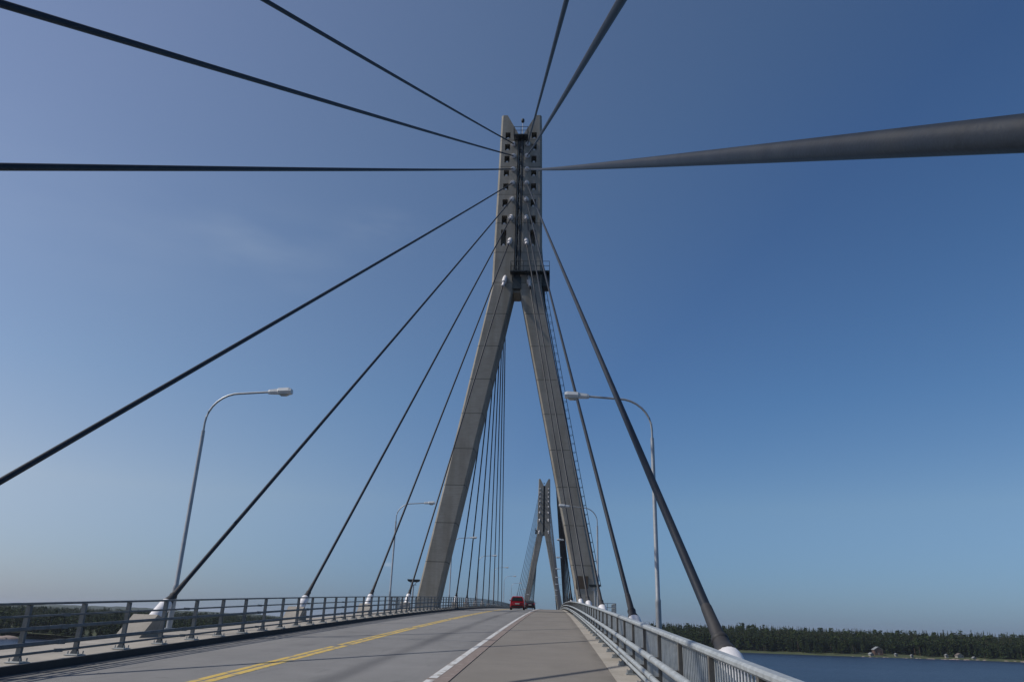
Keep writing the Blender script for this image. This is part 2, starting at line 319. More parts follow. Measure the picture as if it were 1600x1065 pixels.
def make_pylon(y):
    # all coordinates relative to (0, front face, eye height)
    p = empty('bridge_pylon', (.12, y, HC), '', 'pylon', 'bridge pylons')
    for s in (-1, 1):
        col = [(s * 2.88, 35.6, 1), (s * 2.5, 59.35, 1), (s * 1.75, 59.35, 0), (s * .38, 56.7, 0), (s * .38, 35.6, 0)]
        c = MB().loft(chamf(col, 0, T, .22, s)).build('tower_column', 'conc', p)
        ct = MB()
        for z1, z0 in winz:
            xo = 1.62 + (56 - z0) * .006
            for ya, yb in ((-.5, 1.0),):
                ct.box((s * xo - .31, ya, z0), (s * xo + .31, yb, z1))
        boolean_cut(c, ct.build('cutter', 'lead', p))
        for z1, z0 in winz:
            xo = 1.62 + (56 - z0) * .006
            for yy in (.45,):
                sg = -1 if yy < 1 else 1
                MB().tube([(s * xo, yy - .1 * sg, z0 + .24), (s * xo, yy + .2 * sg, z0 + .20)], .17, 10).build('anchor_head', 'sleeve', p)
        leg = []
        for xo, xi, z in ((2.88, .36, 35.598), (8.62, 6.5, 4.3), (13.7, 11.5, -23.5)):
            xo, xi = s * xo, s * xi; c_ = .17 * s
            leg.append([(xo, .17, z), (xo - c_, 0, z), (xi + c_ * .9, 0, z), (xi, .15, z), (xi, T - .15, z), (xi + c_, T, z), (xo - c_, T, z), (xo, T - .17, z)])
        MB().loft(leg).build('leg', 'conc', p)
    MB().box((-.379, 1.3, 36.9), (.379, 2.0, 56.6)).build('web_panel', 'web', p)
    cbr = MB(); z = 37.5; k = 0
    while z < 55.5:
        cbr.bar((-.38, T - .25, z), (.38, T - .25, z), .1, .1)
        cbr.bar((-.45 if k % 2 else .45, T - .25, z), (.45 if k % 2 else -.45, T - .25, z + 1.25), .09, .09); z += 1.25; k += 1
    cbr.build('cross_bracing', 'dark', p)
    MB().box((-.378, .35, 35.3), (.378, 2.95, 36.88)).build('cross_beam', 'conc', p)
    MB().box((-.50, -.10, 35.6), (.50, .30, 37.1)).build('service_box', 'dark', p)
    cb = MB().box((-13.5, 1.0, -4.5), (13.5, 2.3, -2.4)); cb.v = [(x * (.72 if z > -3 else .72), yy, z) for x, yy, z in cb.v]
    cb.build('lower_beam', 'conc', p)
    for s in (-1, 1): MB().loft([[(s * 13.0 + a * 3, T / 2 + b_ * 4, z) for a, b_ in ((-1, -1), (1, -1), (1, 1), (-1, 1))] for z in (-27, -21.5)]).build('footing', 'conc', p)
    ld = MB()                                            # lattice ladder shaft in the slot between the columns
    for x in (-.24, .24):
        for yy in (-.15, .7): ld.bar((x, yy, 37.3), (x, yy, 56.2), .07, .07)
    z = 37.4
    while z < 56:
        ld.bar((-.24, -.15, z), (.24, -.15, z), .035, .035)
        ld.bar((-.12, .2, z), (.12, .2, z), .03, .03)
        z += .36
    z = 37.4; k = 0
    while z < 55:
        ld.bar((-.24 if k % 2 else .24, -.15, z), (.24 if k % 2 else -.24, -.15, z + 1.4), .05, .05)
        for x in (-.24, .24): ld.bar((x, -.15 if k % 2 else .7, z), (x, .7 if k % 2 else -.15, z + 1.4), .05, .05)
        z += 1.4; k += 1
    ld.build('ladder_shaft', 'steeld', p)
    MB().tube([(.08, -.25, 38), (.08, -.25, 57)], .03, 8).build('cable_duct', 'steeld', p)
    def railing(mb, pts, h):
        for a, b_ in zip(pts[:-1], pts[1:]):
            a, b_ = Vector(a), Vector(b_); L = (b_ - a).length; n = max(1, round(L / .8))
            for z in (h, h * .5): mb.bar(a + Vector((0, 0, z)), b_ + Vector((0, 0, z)), .045, .045)
            for i in range(n + 1):
                q = a + (b_ - a) * i / n; mb.bar(q, q + Vector((0, 0, h)), .045, .045)
    tp = MB().box((-.85, -1.2, 55.62), (.9, .25, 55.74))
    for x in (-.8, -.4, .45, .85): tp.bar((x, -1.15, 55.6), (x * .7, .1, 54.7), .06, .06)
    railing(tp, [(-.82, .2, 55.74), (-.82, -1.17, 55.74), (.87, -1.17, 55.74), (.87, .2, 55.74)], 1.05)
    tp.build('top_platform', 'dark', p)
    ml = MB().tube([(.2, -.6, 55.7), (.2, -.6, 57.9)], .04, 8); ml.build('lamp_mast', 'pole', p)
    MB().tube([(.2, -.6, 57.8), (.2, -.6, 57.9), (.2, -.6, 58.25), (.2, -.6, 58.35)], [.12, .2, .2, .1], 10).build('warning_lamp', 'dark', p, True)
    fp = MB()
    for z in (37.35,):
        fp.box((-.75, -1.0, z), (3.75, -.03, z + .12)); fp.box((2.95, -.03, z), (3.75, T, z + .12))
        railing(fp, [(-.7, -.05, z + .12), (-.7, -.97, z + .12), (3.72, -.97, z + .12), (3.72, T, z + .12)], 1.15)
        for x in (-.5, 1.2, 2.6): fp.bar((x, -.95, z), (x, -.02, z - .8), .09, .09)
    fp.build('access_platform', 'dark', p)
    MB().box((2.98, .1, 36.0), (3.7, 1.6, 37.34)).build('equipment_box', 'dark', p)
    al = MB()                                            # ladder down the outer side of the right leg
    a0, b0 = Vector((2.72, .9, 37.3)), Vector((8.88, .9, 3.5))
    for yy in (-.22, .22): al.bar(a0 + Vector((0, yy, 0)), b0 + Vector((0, yy, 0)), .07, .07)
    n = 110
    for i in range(n):
        q = a0 + (b0 - a0) * (i / n); al.bar(q + Vector((0, -.22, 0)), q + Vector((0, .22, 0)), .03, .03)
        if i % 3 == 0:
            al.bar(q + Vector((0, -.22, 0)), q + Vector((-.33, -.22, -.05)), .04, .04)
            al.tube([q + Vector(v) for v in ((0, -.26, 0), (.26, -.28, .05), (.38, 0, .07), (.26, .28, .05), (0, .26, 0))], .02, 5)
    for oy in (-.2, 0, .2):
        al.bar(a0 + Vector((.38, oy, .07)), b0 + Vector((.38, oy, .07)), .03, .03)
    al.build('leg_ladder', 'dark', p)
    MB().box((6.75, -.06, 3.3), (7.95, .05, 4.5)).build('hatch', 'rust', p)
    return p
pyl = make_pylon(D)
pyl2 = copy_tree(pyl); pyl2.location = (.12, P2Y + T, HC); pyl2.rotation_euler.z = math.pi
pyl['label'] = 'tall grey concrete A-shaped bridge pylon with forked top, nearest to the viewer'
pyl2['label'] = 'small distant A-shaped bridge pylon seen between the legs of the near one'

# ------------------------------------------------------------------ stay cables with sockets and anchor blocks
side_yl = [-15.3, -9.0, -2.5, 10.3, 22.5, 35.8, 49.0, 62.2]
side_yr = [-13.8, -8.1, -2.5, 9.4, 20.9, 34.8, 48.4, 62.2]      # k = 0 (top) .. 7 (bottom), towards the viewer
def main_off(k): return 13.65 + 12.05 * (7 - k)
XA = 6.93
def stay(py, pylobj, side, tosea, k, label, group):
    """tosea: -1 towards smaller y, +1 towards larger y"""
    near = (py == D); side_y = side_yl if side < 0 else side_yr
    if near: ya = side_y[k] if tosea < 0 else py + T + main_off(k) - 1.6
    else: ya = py - main_off(k) if tosea < 0 else py + T + (D - side_y[k])
    face = py if tosea < 0 else py + T
    side_face = (tosea < 0) == near
    xt = .12 + side * ((.80 + (.0 if k < 7 else .35) + max(0, k - 4) * .03) if side_face else 1.8)
    A = Vector((side * XA, ya, dz(ya) + .35 + 0)); slope = (HC + sockz[k] - A.z) / abs(face - ya)
    B = Vector((xt, face - tosea * .5, HC + sockz[k] + (min(slope, .9) if k < 7 else .35) + .5 * slope))
    d = (B - A).normalized(); L = (B - A).length
    r = empty('stay_cable', A, label, 'stay cable', group)
    def P(s, sag=0): return d * s - Vector((0, 0, sag))
    # cable with a touch of sag
    s0, s1 = 1.45, L - 1.4
    pts = [P(s0 + (s1 - s0) * i / 24, .0012 * L * 4 * (i / 24) * (1 - i / 24)) for i in range(25)]
    cr = .079 if k <= 2 or not (near and tosea < 0) else .070
    MB().tube(pts, cr, 10).build('cable', 'cable', r, True)
    MB().tube([P(-.2), P(1.0), P(1.08), P(1.12), P(1.14)], [.185, .185, .165, .12, .08], 18).build('sleeve', 'sleeve', r, True)
    MB().tube([P(1.06), P(1.08), P(1.18), P(1.28), P(1.40)], [.165, .172, .14, .112, .10], 14).tube([P(1.36), P(1.38), P(1.43), P(1.45)], [.10, .115, .115, .10], 14).tube([P(1.43), P(2.1)], [.09, cr + .005], 12).build('collar', 'collar', r, True)
    # socket at the pylon: part of the pylon
    st = B - pylobj.location; sgn = 1 if near else -1
    st = Vector((st.x * sgn, st.y * sgn, st.z)); dl = Vector((d.x * sgn, d.y * sgn, d.z)); sl = (1.0, 1.0, 1.0, 1.05, 1.1, 1.25, 1.5, 2.1)[k]
    q = lambda s: st - dl * s
    pr = MB().tube([q(.2), q(sl * .72), q(sl * .74), q(sl * .78)], [.30, .27, .31, .2], 14).tube([q(sl * .74), q(sl), q(sl + .02), q(sl + .12), q(sl + .14)], [.17, .16, .2, .2, .14], 12)
    pr.build('stay_socket', 'sleeve', pylobj, True)
    # concrete anchor block on the deck edge: part of the deck
    if Y0 < ya < Y1:
        h = Vector((0, d.y, d.z)).normalized(); sg = 1 if d.y > 0 else -1
        zt = .50; back = zt * abs(h.y / h.z)
        z0 = dz(ya) + .10
        y_f = ya + sg * (.25 + .12); ytop0 = ya + sg * .18
        prof = [(y_f, z0), (ytop0 + sg * .12, z0 + zt), (ytop0 - sg * .32, z0 + zt + .12), (ytop0 - sg * (.32 + min(back, .8) + .25), z0)]
        ring = lambda x, i: [(x, yy + (0), zz) for yy, zz in prof]
        c = MB().loft([ring(side * XA - .36, 0), ring(side * XA - .30, 0), ring(side * XA + .30, 0), ring(side * XA + .36, 0)])
        c.build('anchor_block', 'deckc', bridge)
for s in (-1, 1):
    sd_ = 'left' if s < 0 else 'right'
    for k in range(8):
        o8 = ORD[7 - k]
        stay(D, pyl, s, -1, k, f'black stay cable, {sd_} side, {o8} from the near pylon towards the viewer', 'stay cables of the near pylon')
        stay(D, pyl, s, 1, k, f'black stay cable, {sd_} side, {o8} beyond the near pylon', 'stay cables of the near pylon')
        stay(P2Y, pyl2, s, -1, k, f'thin stay cable, {sd_} side, {o8} in front of the distant pylon', 'stay cables of the distant pylon')
        stay(P2Y, pyl2, s, 1, k, f'thin stay cable, {sd_} side, {o8} beyond the distant pylon', 'stay cables of the distant pylon')

# ------------------------------------------------------------------ street lamps
def make_lamp():
    r = empty('street_lamp', (0, 0, 0), '', 'street lamp', 'street lamps along the bridge')
    MB().box((-1.05, -.2, -.25), (.25, .2, .0)).build('bracket', 'deckc', r)
    pb = MB().tube([(0, 0, -.002), (0, 0, .04)], .2, 12)
    pb.tube([(0, 0, .03), (0, 0, 1.3), (0, 0, 1.36), (0, 0, 1.42), (0, 0, 6.6), (0, 0, 6.74)], [.095, .092, .10, .075, .065, .05], 14)
    pb.build('pole', 'pole', r, True)
    pts = [(0, 0, 6.6), (0, 0, 7.05)]
    for i in range(1, 9):
        a = math.pi / 2 * i / 8; pts.append((-1.15 * (1 - math.cos(a)), 0, 7.05 + 1.12 * math.sin(a)))
    pts.append((-2.3, 0, 8.25))
    MB().tube(pts, .038, 10).tube([(0, 0, 6.58), (0, 0, 6.76)], .062, 10).build('arm', 'pole', r, True)
    def rg(x, w, z0, z1): return [(x, -w * .6, z0), (x, w * .6, z0), (x, w, z0 + (z1 - z0) * .45), (x, w * .75, z1), (x, -w * .75, z1), (x, -w, z0 + (z1 - z0) * .45)]
    MB().loft([rg(-2.2, .06, 8.18, 8.31), rg(-2.28, .08, 8.17, 8.33), rg(-2.55, .09, 8.17, 8.36), rg(-2.6, .14, 8.17, 8.38), rg(-2.98, .16, 8.17, 8.40), rg(-3.08, .15, 8.19, 8.36)]).build('lamp_head', 'lamp', r)
    MB().loft([[(-2.6 - .01, -.11, 8.16), (-2.95, -.12, 8.16), (-2.95, .12, 8.16), (-2.61, .11, 8.16)], [(-2.68, -.07, 8.11), (-2.88, -.07, 8.11), (-2.88, .07, 8.11), (-2.68, .07, 8.11)]]).build('lamp_bowl', 'bowl', r, True)
    return r
lamp0 = make_lamp()
first = True
for i in range(11):
    y = 26.29 + 35.4 * i
    for s in (-1, 1):
        o = lamp0 if first else copy_tree(lamp0); first = False
        o.location = (s * 8.1, y, dz(y) + .12); o.rotation_euler = (0, 0, 0 if s > 0 else math.pi)
        sd_ = 'right' if s > 0 else 'left'
        o['label'] = (f'tall curved-arm street lamp with white head, nearest on the {sd_} side of the bridge' if i == 0 else
                      f'curved-arm street lamp on the {sd_} side of the bridge, {ORD[i]} from the viewer')

# ------------------------------------------------------------------ left railing (five horizontal rails)
lr = empty('guard_railing', (-5.1, 20, dz(20)), 'grey steel railing with five horizontal rails along the left edge of the road', 'railing')
lr.location = (0, 0, 0)
XL = -5.1
def seg(y0, y1, n): return [y0 + (y1 - y0) * i / n for i in range(n + 1)]
ry = seg(-60, 420, 240)
for z, w, h in ((1.175, .07, .045), (.955, .05, .04), (.735, .055, .065), (.455, .06, .075), (.295, .04, .045)):
    xo = XL + (.045 if h < .06 and z < 1 else .05 if z < 1 else 0)
    mb = MB().loft([[(xo + a * w / 2, y, dz(y) + z + b_ * h / 2) for a, b_ in ((-1, -.6), (-.6, -1), (.6, -1), (1, -.6), (1, .6), (.6, 1), (-.6, 1), (-1, .6))] for y in ry])
    if z < 1:
        y = -58.0
        while y < 260:
            mb.box((xo - w / 2 - .006, y, dz(y) + z - h / 2 - .006), (xo + w / 2 + .006, y + .22, dz(y + .22) + z + h / 2 + .006)); y += 5.25
    mb.build('rail', 'steeld', lr)
def lpost(mb, y):
    z = dz(y)
    # tapered I-shaped post, web across the bridge
    mb.loft([[(XL + a, y + b_, z + zz) for a, b_ in ((-w - .03, -.035), (.03, -.035), (.03, .035), (-w - .03, .035))] for zz, w in ((.165, .03), (.9, .03), (1.15, .03))])
    mb.box((XL - .11, y - .055, z + .151), (XL + .075, y + .055, z + .168))
    mb.loft([[(XL + a, y + b_, z + zz) for a, b_ in ((-.12, -.006), (.085, -.006), (.085, .006), (-.12, .006))] if zz < .2 else [(XL + a, y + b_, z + zz) for a, b_ in ((-.06, -.006), (.035, -.006), (.035, .006), (-.06, .006))] for zz in (.168, .30)])
def lplate(mb, y):
    z = dz(y)
    mb.loft([[(XL + .0 + a * s_, y + b_ * s_, z + zz) for a, b_ in ((-.15, -.15), (.14, -.15), (.14, .15), (-.15, .15))] for zz, s_ in ((.1505, 1), (.164, 1), (.18, .72))])
    for a in (-.1, .1):
        for b_ in (-.1, .1): mb.tube([(XL + a, y + b_, z + .15), (XL + a, y + b_, z + .235)], .014, 6)
yl = [14.53 + 1.755 * i for i in range(-8, 232)]
rest = MB(); cnt = 0
for i, y in enumerate(yl):
    if 11 < y and cnt < 100:
        mb = MB(); lpost(mb, y); po = mb.build('post', 'steeld', lr); cnt += 1
        if cnt <= 30: m2 = MB(); lplate(m2, y); m2.build('base_plate', 'steel', po)
        else: lplate(rest, y)
    else: lpost(rest, y); lplate(rest, y)
tag(rest.build('post', 'steeld', lr), kind='stuff')

# ------------------------------------------------------------------ right railing (handrail, balusters, tube rails)
rr = empty('pedestrian_railing', (0, 0, 0), 'galvanised railing with flat handrail, upright bars and tube rails beside the right walkway', 'railing')
XR = 6.42
ry2 = seg(-30, 420, 225)
def roundrect(x0, x1, z0, z1, c): return [(x0 + c, z0), (x1 - c, z0), (x1, z0 + c), (x1, z1 - c), (x1 - c, z1), (x0 + c, z1), (x0, z1 - c), (x0, z0 + c)]
MB().loft(sweep(roundrect(XR - .065, XR + .065, 1.05, 1.125, .022), ry2)).build('handrail', 'rail', rr)
def tube_along(mb, x, z, r, yy, n=10):
    return mb.loft([[(x + r * math.cos(2 * math.pi * k / n), y, dz(y) + z + r * math.sin(2 * math.pi * k / n)) for k in range(n)] for y in yy])
YR0 = 13.15; SP = 2.1
for x, z, r in ((XR - .155, .685, .052), (XR - .155, .40, .045), (XR - .13, .265, .036)):
    mb = tube_along(MB(), x, z, r, ry2)
    y = YR0 - SP * 14 + (.0 if z > .5 else .15)
    while y < 200:
        tube_along(mb, x, z, r + .008, [y - .14, y + .14]); y += SP * 2
    mb.build('tube_rail', 'rail', rr, True)
mb = MB().loft(sweep(roundrect(XR - .02, XR + .02, .14, .17, .004), ry2)); mb.build('bottom_rail', 'steel', rr)
def rpost(mb, y):
    z = dz(y)
    mb.box((XR - .05, y - .035, z + .07), (XR + .05, y + .035, z + 1.055))
    for zz in (.685, .40, .265): mb.box((XR - .12, y - .03, z + zz - .03), (XR - .04, y + .03, z + zz + .03))
def rplate(mb, y):
    z = dz(y)
    mb.loft([[(XR - .03 + a, y + b_, z + zz) for a, b_ in ((-.17, -.13), (.13, -.13), (.13, .13), (-.17, .13))] for zz in (.056, .075)])
    mb.add([(XR - .19, y - .008, z + .075), (XR - .05, y - .008, z + .075), (XR - .05, y - .008, z + .22), (XR - .19, y + .008, z + .075), (XR - .05, y + .008, z + .075), (XR - .05, y + .008, z + .22)],
           [(0, 1, 2), (5, 4, 3), (0, 3, 4, 1), (1, 4, 5, 2), (2, 5, 3, 0)])
    for b_ in (-.1, .1): mb.tube([(XR - .16, y + b_, z + .07), (XR - .16, y + b_, z + .15)], .013, 6)
def panel(mb, y):
    n = 17
    for i in range(1, n):
        q = y + SP * i / n; z = dz(q); mb.box((XR - .006, q - .016, z + .16), (XR + .010, q + .016, z + 1.055))
rp, rb, cnt = MB(), MB(), 0
y = YR0 - SP * 14; cp = 0
while y < 418:
    if y > 3.5 and cp < 100:
        a = MB(); rpost(a, y); po = a.build('post', 'postd', rr); cp += 1
        if cp <= 30: a = MB(); rplate(a, y); a.build('base_plate', 'steel', po)
        else: rplate(rp, y)
        a = MB(); panel(a, y); a.build('baluster_panel', 'rail', rr)
    else:
        rpost(rp, y); rplate(rp, y)
        if y < 3.5 or y < 230: panel(rb, y)
    y += SP
tag(rp.build('post', 'postd', rr), kind='stuff'); tag(rb.build('baluster_panel', 'rail', rr), kind='stuff')

# ------------------------------------------------------------------ floodlight masts and access platforms at the near pylon's feet
def flood(x, y, label):
    r = empty('floodlight_mast', (x, y, dz(y) + .1), label, 'floodlight', 'floodlights at the pylon feet')
    MB().tube([(0, 0, -.6), (0, 0, 2.05)], .07, 10).box((-.2, -.2, -.55), (.2, .2, -.4)).build('pole', 'pole', r)
    MB().bar((-.28, 0, 2.1), (.28, 0, 2.1), .07, .07).bar((0, 0, 2.0), (-.3, 0, 2.35), .05, .05).bar((0, 0, 2.0), (.3, 0, 2.35), .05, .05).build('cross_arm', 'pole', r)
    MB().loft([[(a * w, b_ * w2, z) for a, b_ in ((-1, -1), (1, -1), (1, 1), (-1, 1))] for z, w, w2 in ((2.35, .36, .16), (2.42, .52, .25), (2.56, .58, .28), (2.60, .56, .26))]).build('floodlight', 'dark', r)
    return r
flood(-8.75, 75.4, 'twin-head floodlight mast standing beside the left leg of the near pylon')
flood(8.55, 75.4, 'twin-head floodlight mast standing beside the right leg of the near pylon')
def platform(x0, x1, y0, y1, label):
    z = dz(y0) - .05
    r = empty('access_platform', ((x0 + x1) / 2, y0, z), label, 'platform', 'access platforms at the pylon feet')
    w = x1 - x0; a = -w / 2; b_ = w / 2; d_ = y1 - y0
    MB().box((a, 0, -.12), (b_, d_, 0)).bar((a + .2, .1, -.1), (-math.copysign(w / 2, x0), .1, -1.0), .08, .08).build('floor', 'steel', r)
    rl = MB()
    for z in (1.1, .75, .4): rl.bar((a, .02, z), (b_, .02, z), .05, .05).bar((a, .02, z), (a, d_, z), .05, .05).bar((b_, .02, z), (b_, d_, z), .05, .05)
    n = int(w / .9) + 1
    for i in range(n + 1): rl.bar((a + w * i / n, .02, 0), (a + w * i / n, .02, 1.1), .06, .06)
    n = int(d_ / .9) + 1
    for i in range(n + 1):
        for x in (a, b_): rl.bar((x, d_ * i / n, 0), (x, d_ * i / n, 1.1), .06, .06)
    rl.build('railing', 'steel', r)
platform(-10.3, -7.2, 72.6, 77.9, 'steel access platform with grey railing at the left leg of the near pylon')
platform(7.2, 10.3, 72.6, 77.9, 'steel access platform with grey railing at the right leg of the near pylon')

# ------------------------------------------------------------------ cars
def make_car(label, paint, x, y, rz, hatch):
    r = empty('parked_car', (x, y, dz(y)), label, 'car'); r.name = 'car'
    r.rotation_euler = (math.atan(2 * .000096 * (216.54 - y)), 0, rz)
    def ring(yy, w, z0, z1):
        c = min(.12, (z1 - z0) * .25); zm = z0 + (z1 - z0) * .55
        return [(-w + c, yy, z0), (w - c, yy, z0), (w, yy, z0 + c), (w * 1.0, yy, zm), (w - .05, yy, z1 - .03), (w - .12, yy, z1), (-w + .12, yy, z1), (-w + .05, yy, z1 - .03), (-w * 1.0, yy, zm), (-w, yy, z0 + c)]
    H = 1.56 if hatch else 1.44
    MB().loft([ring(0, .68, .36, .86), ring(.06, .80, .29, .96), ring(.22, .86, .25, 1.0), ring(.9, .885, .22, 1.0), ring(2.9, .885, .22, .97), ring(3.3, .87, .22, .92), ring(3.8, .84, .24, .80), ring(4.05, .74, .30, .66)]).build('body', paint, r, True)
    yb = .12 if hatch else .65
    cabin = [[(sx * w, yy, z) for sx, yy in ((-1, a), (1, a), (1, b_), (-1, b_))] for z, w, a, b_ in ((.985, .80, yb, 3.15), (1.25, .735, yb + .14, 2.75), (H - .06, .62, yb + .34, 2.2), (H, .54, yb + .48, 2.05))]
    MB().loft(cabin).build('cabin', paint if hatch else 'dark', r)
    def quad(ps, name, mt): MB().loft([ps[0], ps[1]]).build(name, mt, r)
    z0, z1 = 1.03, H - .10
    fy = lambda z: yb + (z - .985) * (.34 / (H - .06 - .985)) * 1.0
    fw = lambda z: .80 - (z - .985) * (.18 / (H - .06 - .985))
    for off, nm in ((-.03, 'rear_window'),):
        quad([[(s * (fw(z) - .09), fy(z) - .02 + off, z) for s, z in ((-1, z0), (1, z0), (1, z1), (-1, z1))], [(s * (fw(z) - .09), fy(z) + .05, z) for s, z in ((-1, z0), (1, z0), (1, z1), (-1, z1))]], nm, 'glass')
    for s in (-1, 1):
        quad([[(s * (fw(z) + .012), yy, z) for yy, z in ((yb + .35, z0), (2.75, z0), (2.15, z1), (yb + .5, z1))], [(s * (fw(z) - .06), yy, z) for yy, z in ((yb + .35, z0), (2.75, z0), (2.15, z1), (yb + .5, z1))]], 'side_window', 'glass')
        MB().loft([[(s * a, yy, z) for a, z in ((.60, .78), (.80, .78), (.80, 1.0), (.66, 1.02))] for yy in (-.012 + .03, .16)]).build('tail_light', 'tail', r)
        MB().loft([[(s * a, yy, z) for a, z in ((.86, 1.0), (1.02, 1.01), (1.02, 1.13), (.90, 1.14))] for yy in (2.45, 2.55)]).build('mirror', paint, r)
        for yy in (.72, 3.2):
            w_ = MB().tube([(s * .68, yy, .31), (s * .70, yy, .31), (s * .86, yy, .31), (s * .88, yy, .31)], [.28, .31, .31, .27], 20).build('wheel', 'tyre', r, True)
            MB().tube([(s * .80, yy, .31), (s * .889, yy, .31)], [.2, .18], 14).build('rim', 'rim', w_, True)
    MB().box((-.72, -.035, .30), (.72, .1, .47)).build('bumper', 'tyre', r)
    MB().box((-.26, -.03, .66), (.26, .02, .77)).build('number_plate', 'plate', r)
make_car('bright red hatchback driving away in the right lane', 'red', .33, 95.5, R(1), True)
make_car('dark red car driving away just ahead of the bright red hatchback', 'dred', .62, 137, 0, False)

# ------------------------------------------------------------------ water, land, hills
tag(MB().add([(-15000, -3000, 0), (15000, -3000, 0), (15000, 16000, 0), (-15000, 16000, 0)], [(0, 1, 2, 3)]).build('water', 'water'), kind='structure')
def vnoise(x, y, s):
    return (math.sin(x / s * 1.7 + 1.3) * math.cos(y / s * 1.3 + .4) + .5 * math.sin(x / s * 3.9 + y / s * 2.3) + .25 * math.sin(x / s * 8.1 - y / s * 7.3)) / 1.75
def interp(p, q, t): return (p[0] + (q[0] - p[0]) * t, p[1] + (q[1] - p[1]) * t)
def shoreline(pts, step):
    out = []
    for a, b_ in zip(pts[:-1], pts[1:]):
        n = max(1, int(math.dist(a, b_) / step))
        out += [interp(a, b_, i / n) for i in range(n)]
    return out + [pts[-1]]
def land(name, pts, inward, prof, m, step=14):
    sl = shoreline(pts, step); rings = []
    for (x, y) in sl:
        w = vnoise(x, y, 60) * 5
        rings.append([(x + inward[0] * (d_ + w), y + inward[1] * (d_ + w), (h if d_ < 3 else h + vnoise(x + d_, y - d_, 90) * h * .22)) for d_, h in prof])
    return tag(MB().loft(rings, cap=False, closed=False).build(name, m, None, True), kind='structure')
RS = [(40, 1010), (110, 955), (170, 935), (223, 925), (280, 918), (360, 916), (441, 926), (509, 908), (620, 880), (800, 850), (1000, 840)]
LS = [(-700, 500), (-520, 560), (-432, 612), (-412, 652), (-385, 645), (-335, 612), (-292, 640), (-300, 760), (-335, 950), (-380, 1200), (-425, 1460), (-500, 1700), (-700, 1900)]
rprof = [(-6, -2), (0, .1), (4, .9), (14, 1.6), (40, 3.0), (120, 7), (260, 10), (600, 9), (900, 4)]
land('ground', RS, (.12, .99), rprof, 'land')
lprof = [(-6, -2), (0, .1), (5, 1.2), (20, 2.2), (60, 4), (200, 7.5), (500, 9), (1100, 10), (1500, 6)]
land('ground', LS, (-.97, .24), lprof, 'land')
# bare shore rocks
def rocks(pts, name='rock'):
    mb = MB()
    for (x, y, r_) in pts:
        n = 9; rings = []
        for k, zz in enumerate((-1, .1, .5, .8, .95)):
            rr_ = r_ * (1.15, 1, .85, .55, .1)[k]
            rings.append([(x + rr_ * (1 + .22 * math.sin(j * 2.1 + x)) * math.cos(2 * math.pi * j / n), y + .8 * rr_ * (1 + .2 * math.cos(j * 3.3 + y)) * math.sin(2 * math.pi * j / n), r_ * .34 * zz if zz > 0 else -1) for j in range(n)])
        mb.loft(rings)
    return mb
rk = [(-428 + random.uniform(-5, 5), 622 + random.uniform(-8, 12), random.uniform(4, 8)) for _ in range(7)] + [(-404 + random.uniform(-5, 5), 647 + random.uniform(-3, 3), random.uniform(2.5, 4.5)) for _ in range(5)]
tag(rocks(rk).build('shore_rocks', 'rock', None, True), 'low pinkish bare rocks at the left shore below the forest', 'rocks', kind='stuff')
rk = [(x, 921 - (x > 480) * (x - 480) * .35 + random.uniform(-2, 3), random.uniform(1.2, 3.2)) for x in [random.uniform(440, 560) for _ in range(40)]] + [(random.uniform(330, 440), 916 + random.uniform(-2, 3), random.uniform(.8, 1.8)) for _ in range(25)]
tag(rocks(rk).build('shore_rocks', 'rock', None, True), 'strip of pale stones along the waterline of the right shore', 'rocks', kind='stuff')
# far ridges
def ridge(x0, x1, y, hs, dep):
    n = 120; rings = []
    for i in range(n + 1):
        t_ = i / n; x = x0 + (x1 - x0) * t_; k = t_ * (len(hs) - 1); j = min(int(k), len(hs) - 2)
        u = k - j; u = u * u * (3 - 2 * u); h = hs[j] * (1 - u) + hs[j + 1] * u; h *= 1 + .05 * vnoise(x, 0, 90) + .03 * vnoise(x, 5, 30)
        rings.append([(x, y - dep * .5, -2), (x, y - dep * .46, min(h, 10)), (x, y - dep * .2, h * .75), (x, y, h), (x, y + dep * .3, h * .8), (x, y + dep * .5, -2)])
    return tag(MB().loft(rings, cap=False, closed=False).build('hills', 'hill', None, True), kind='structure')
ridge(-6200, -1750, 4500, [40, 62, 58, 66, 60, 52, 38, 40, 33, 26, 12], 1500)
ridge(-2700, -1150, 3600, [10, 34, 40, 38, 30, 27, 8], 700)
ridge(500, 5000, 3200, [6, 22, 28, 30, 28, 30, 30], 900)

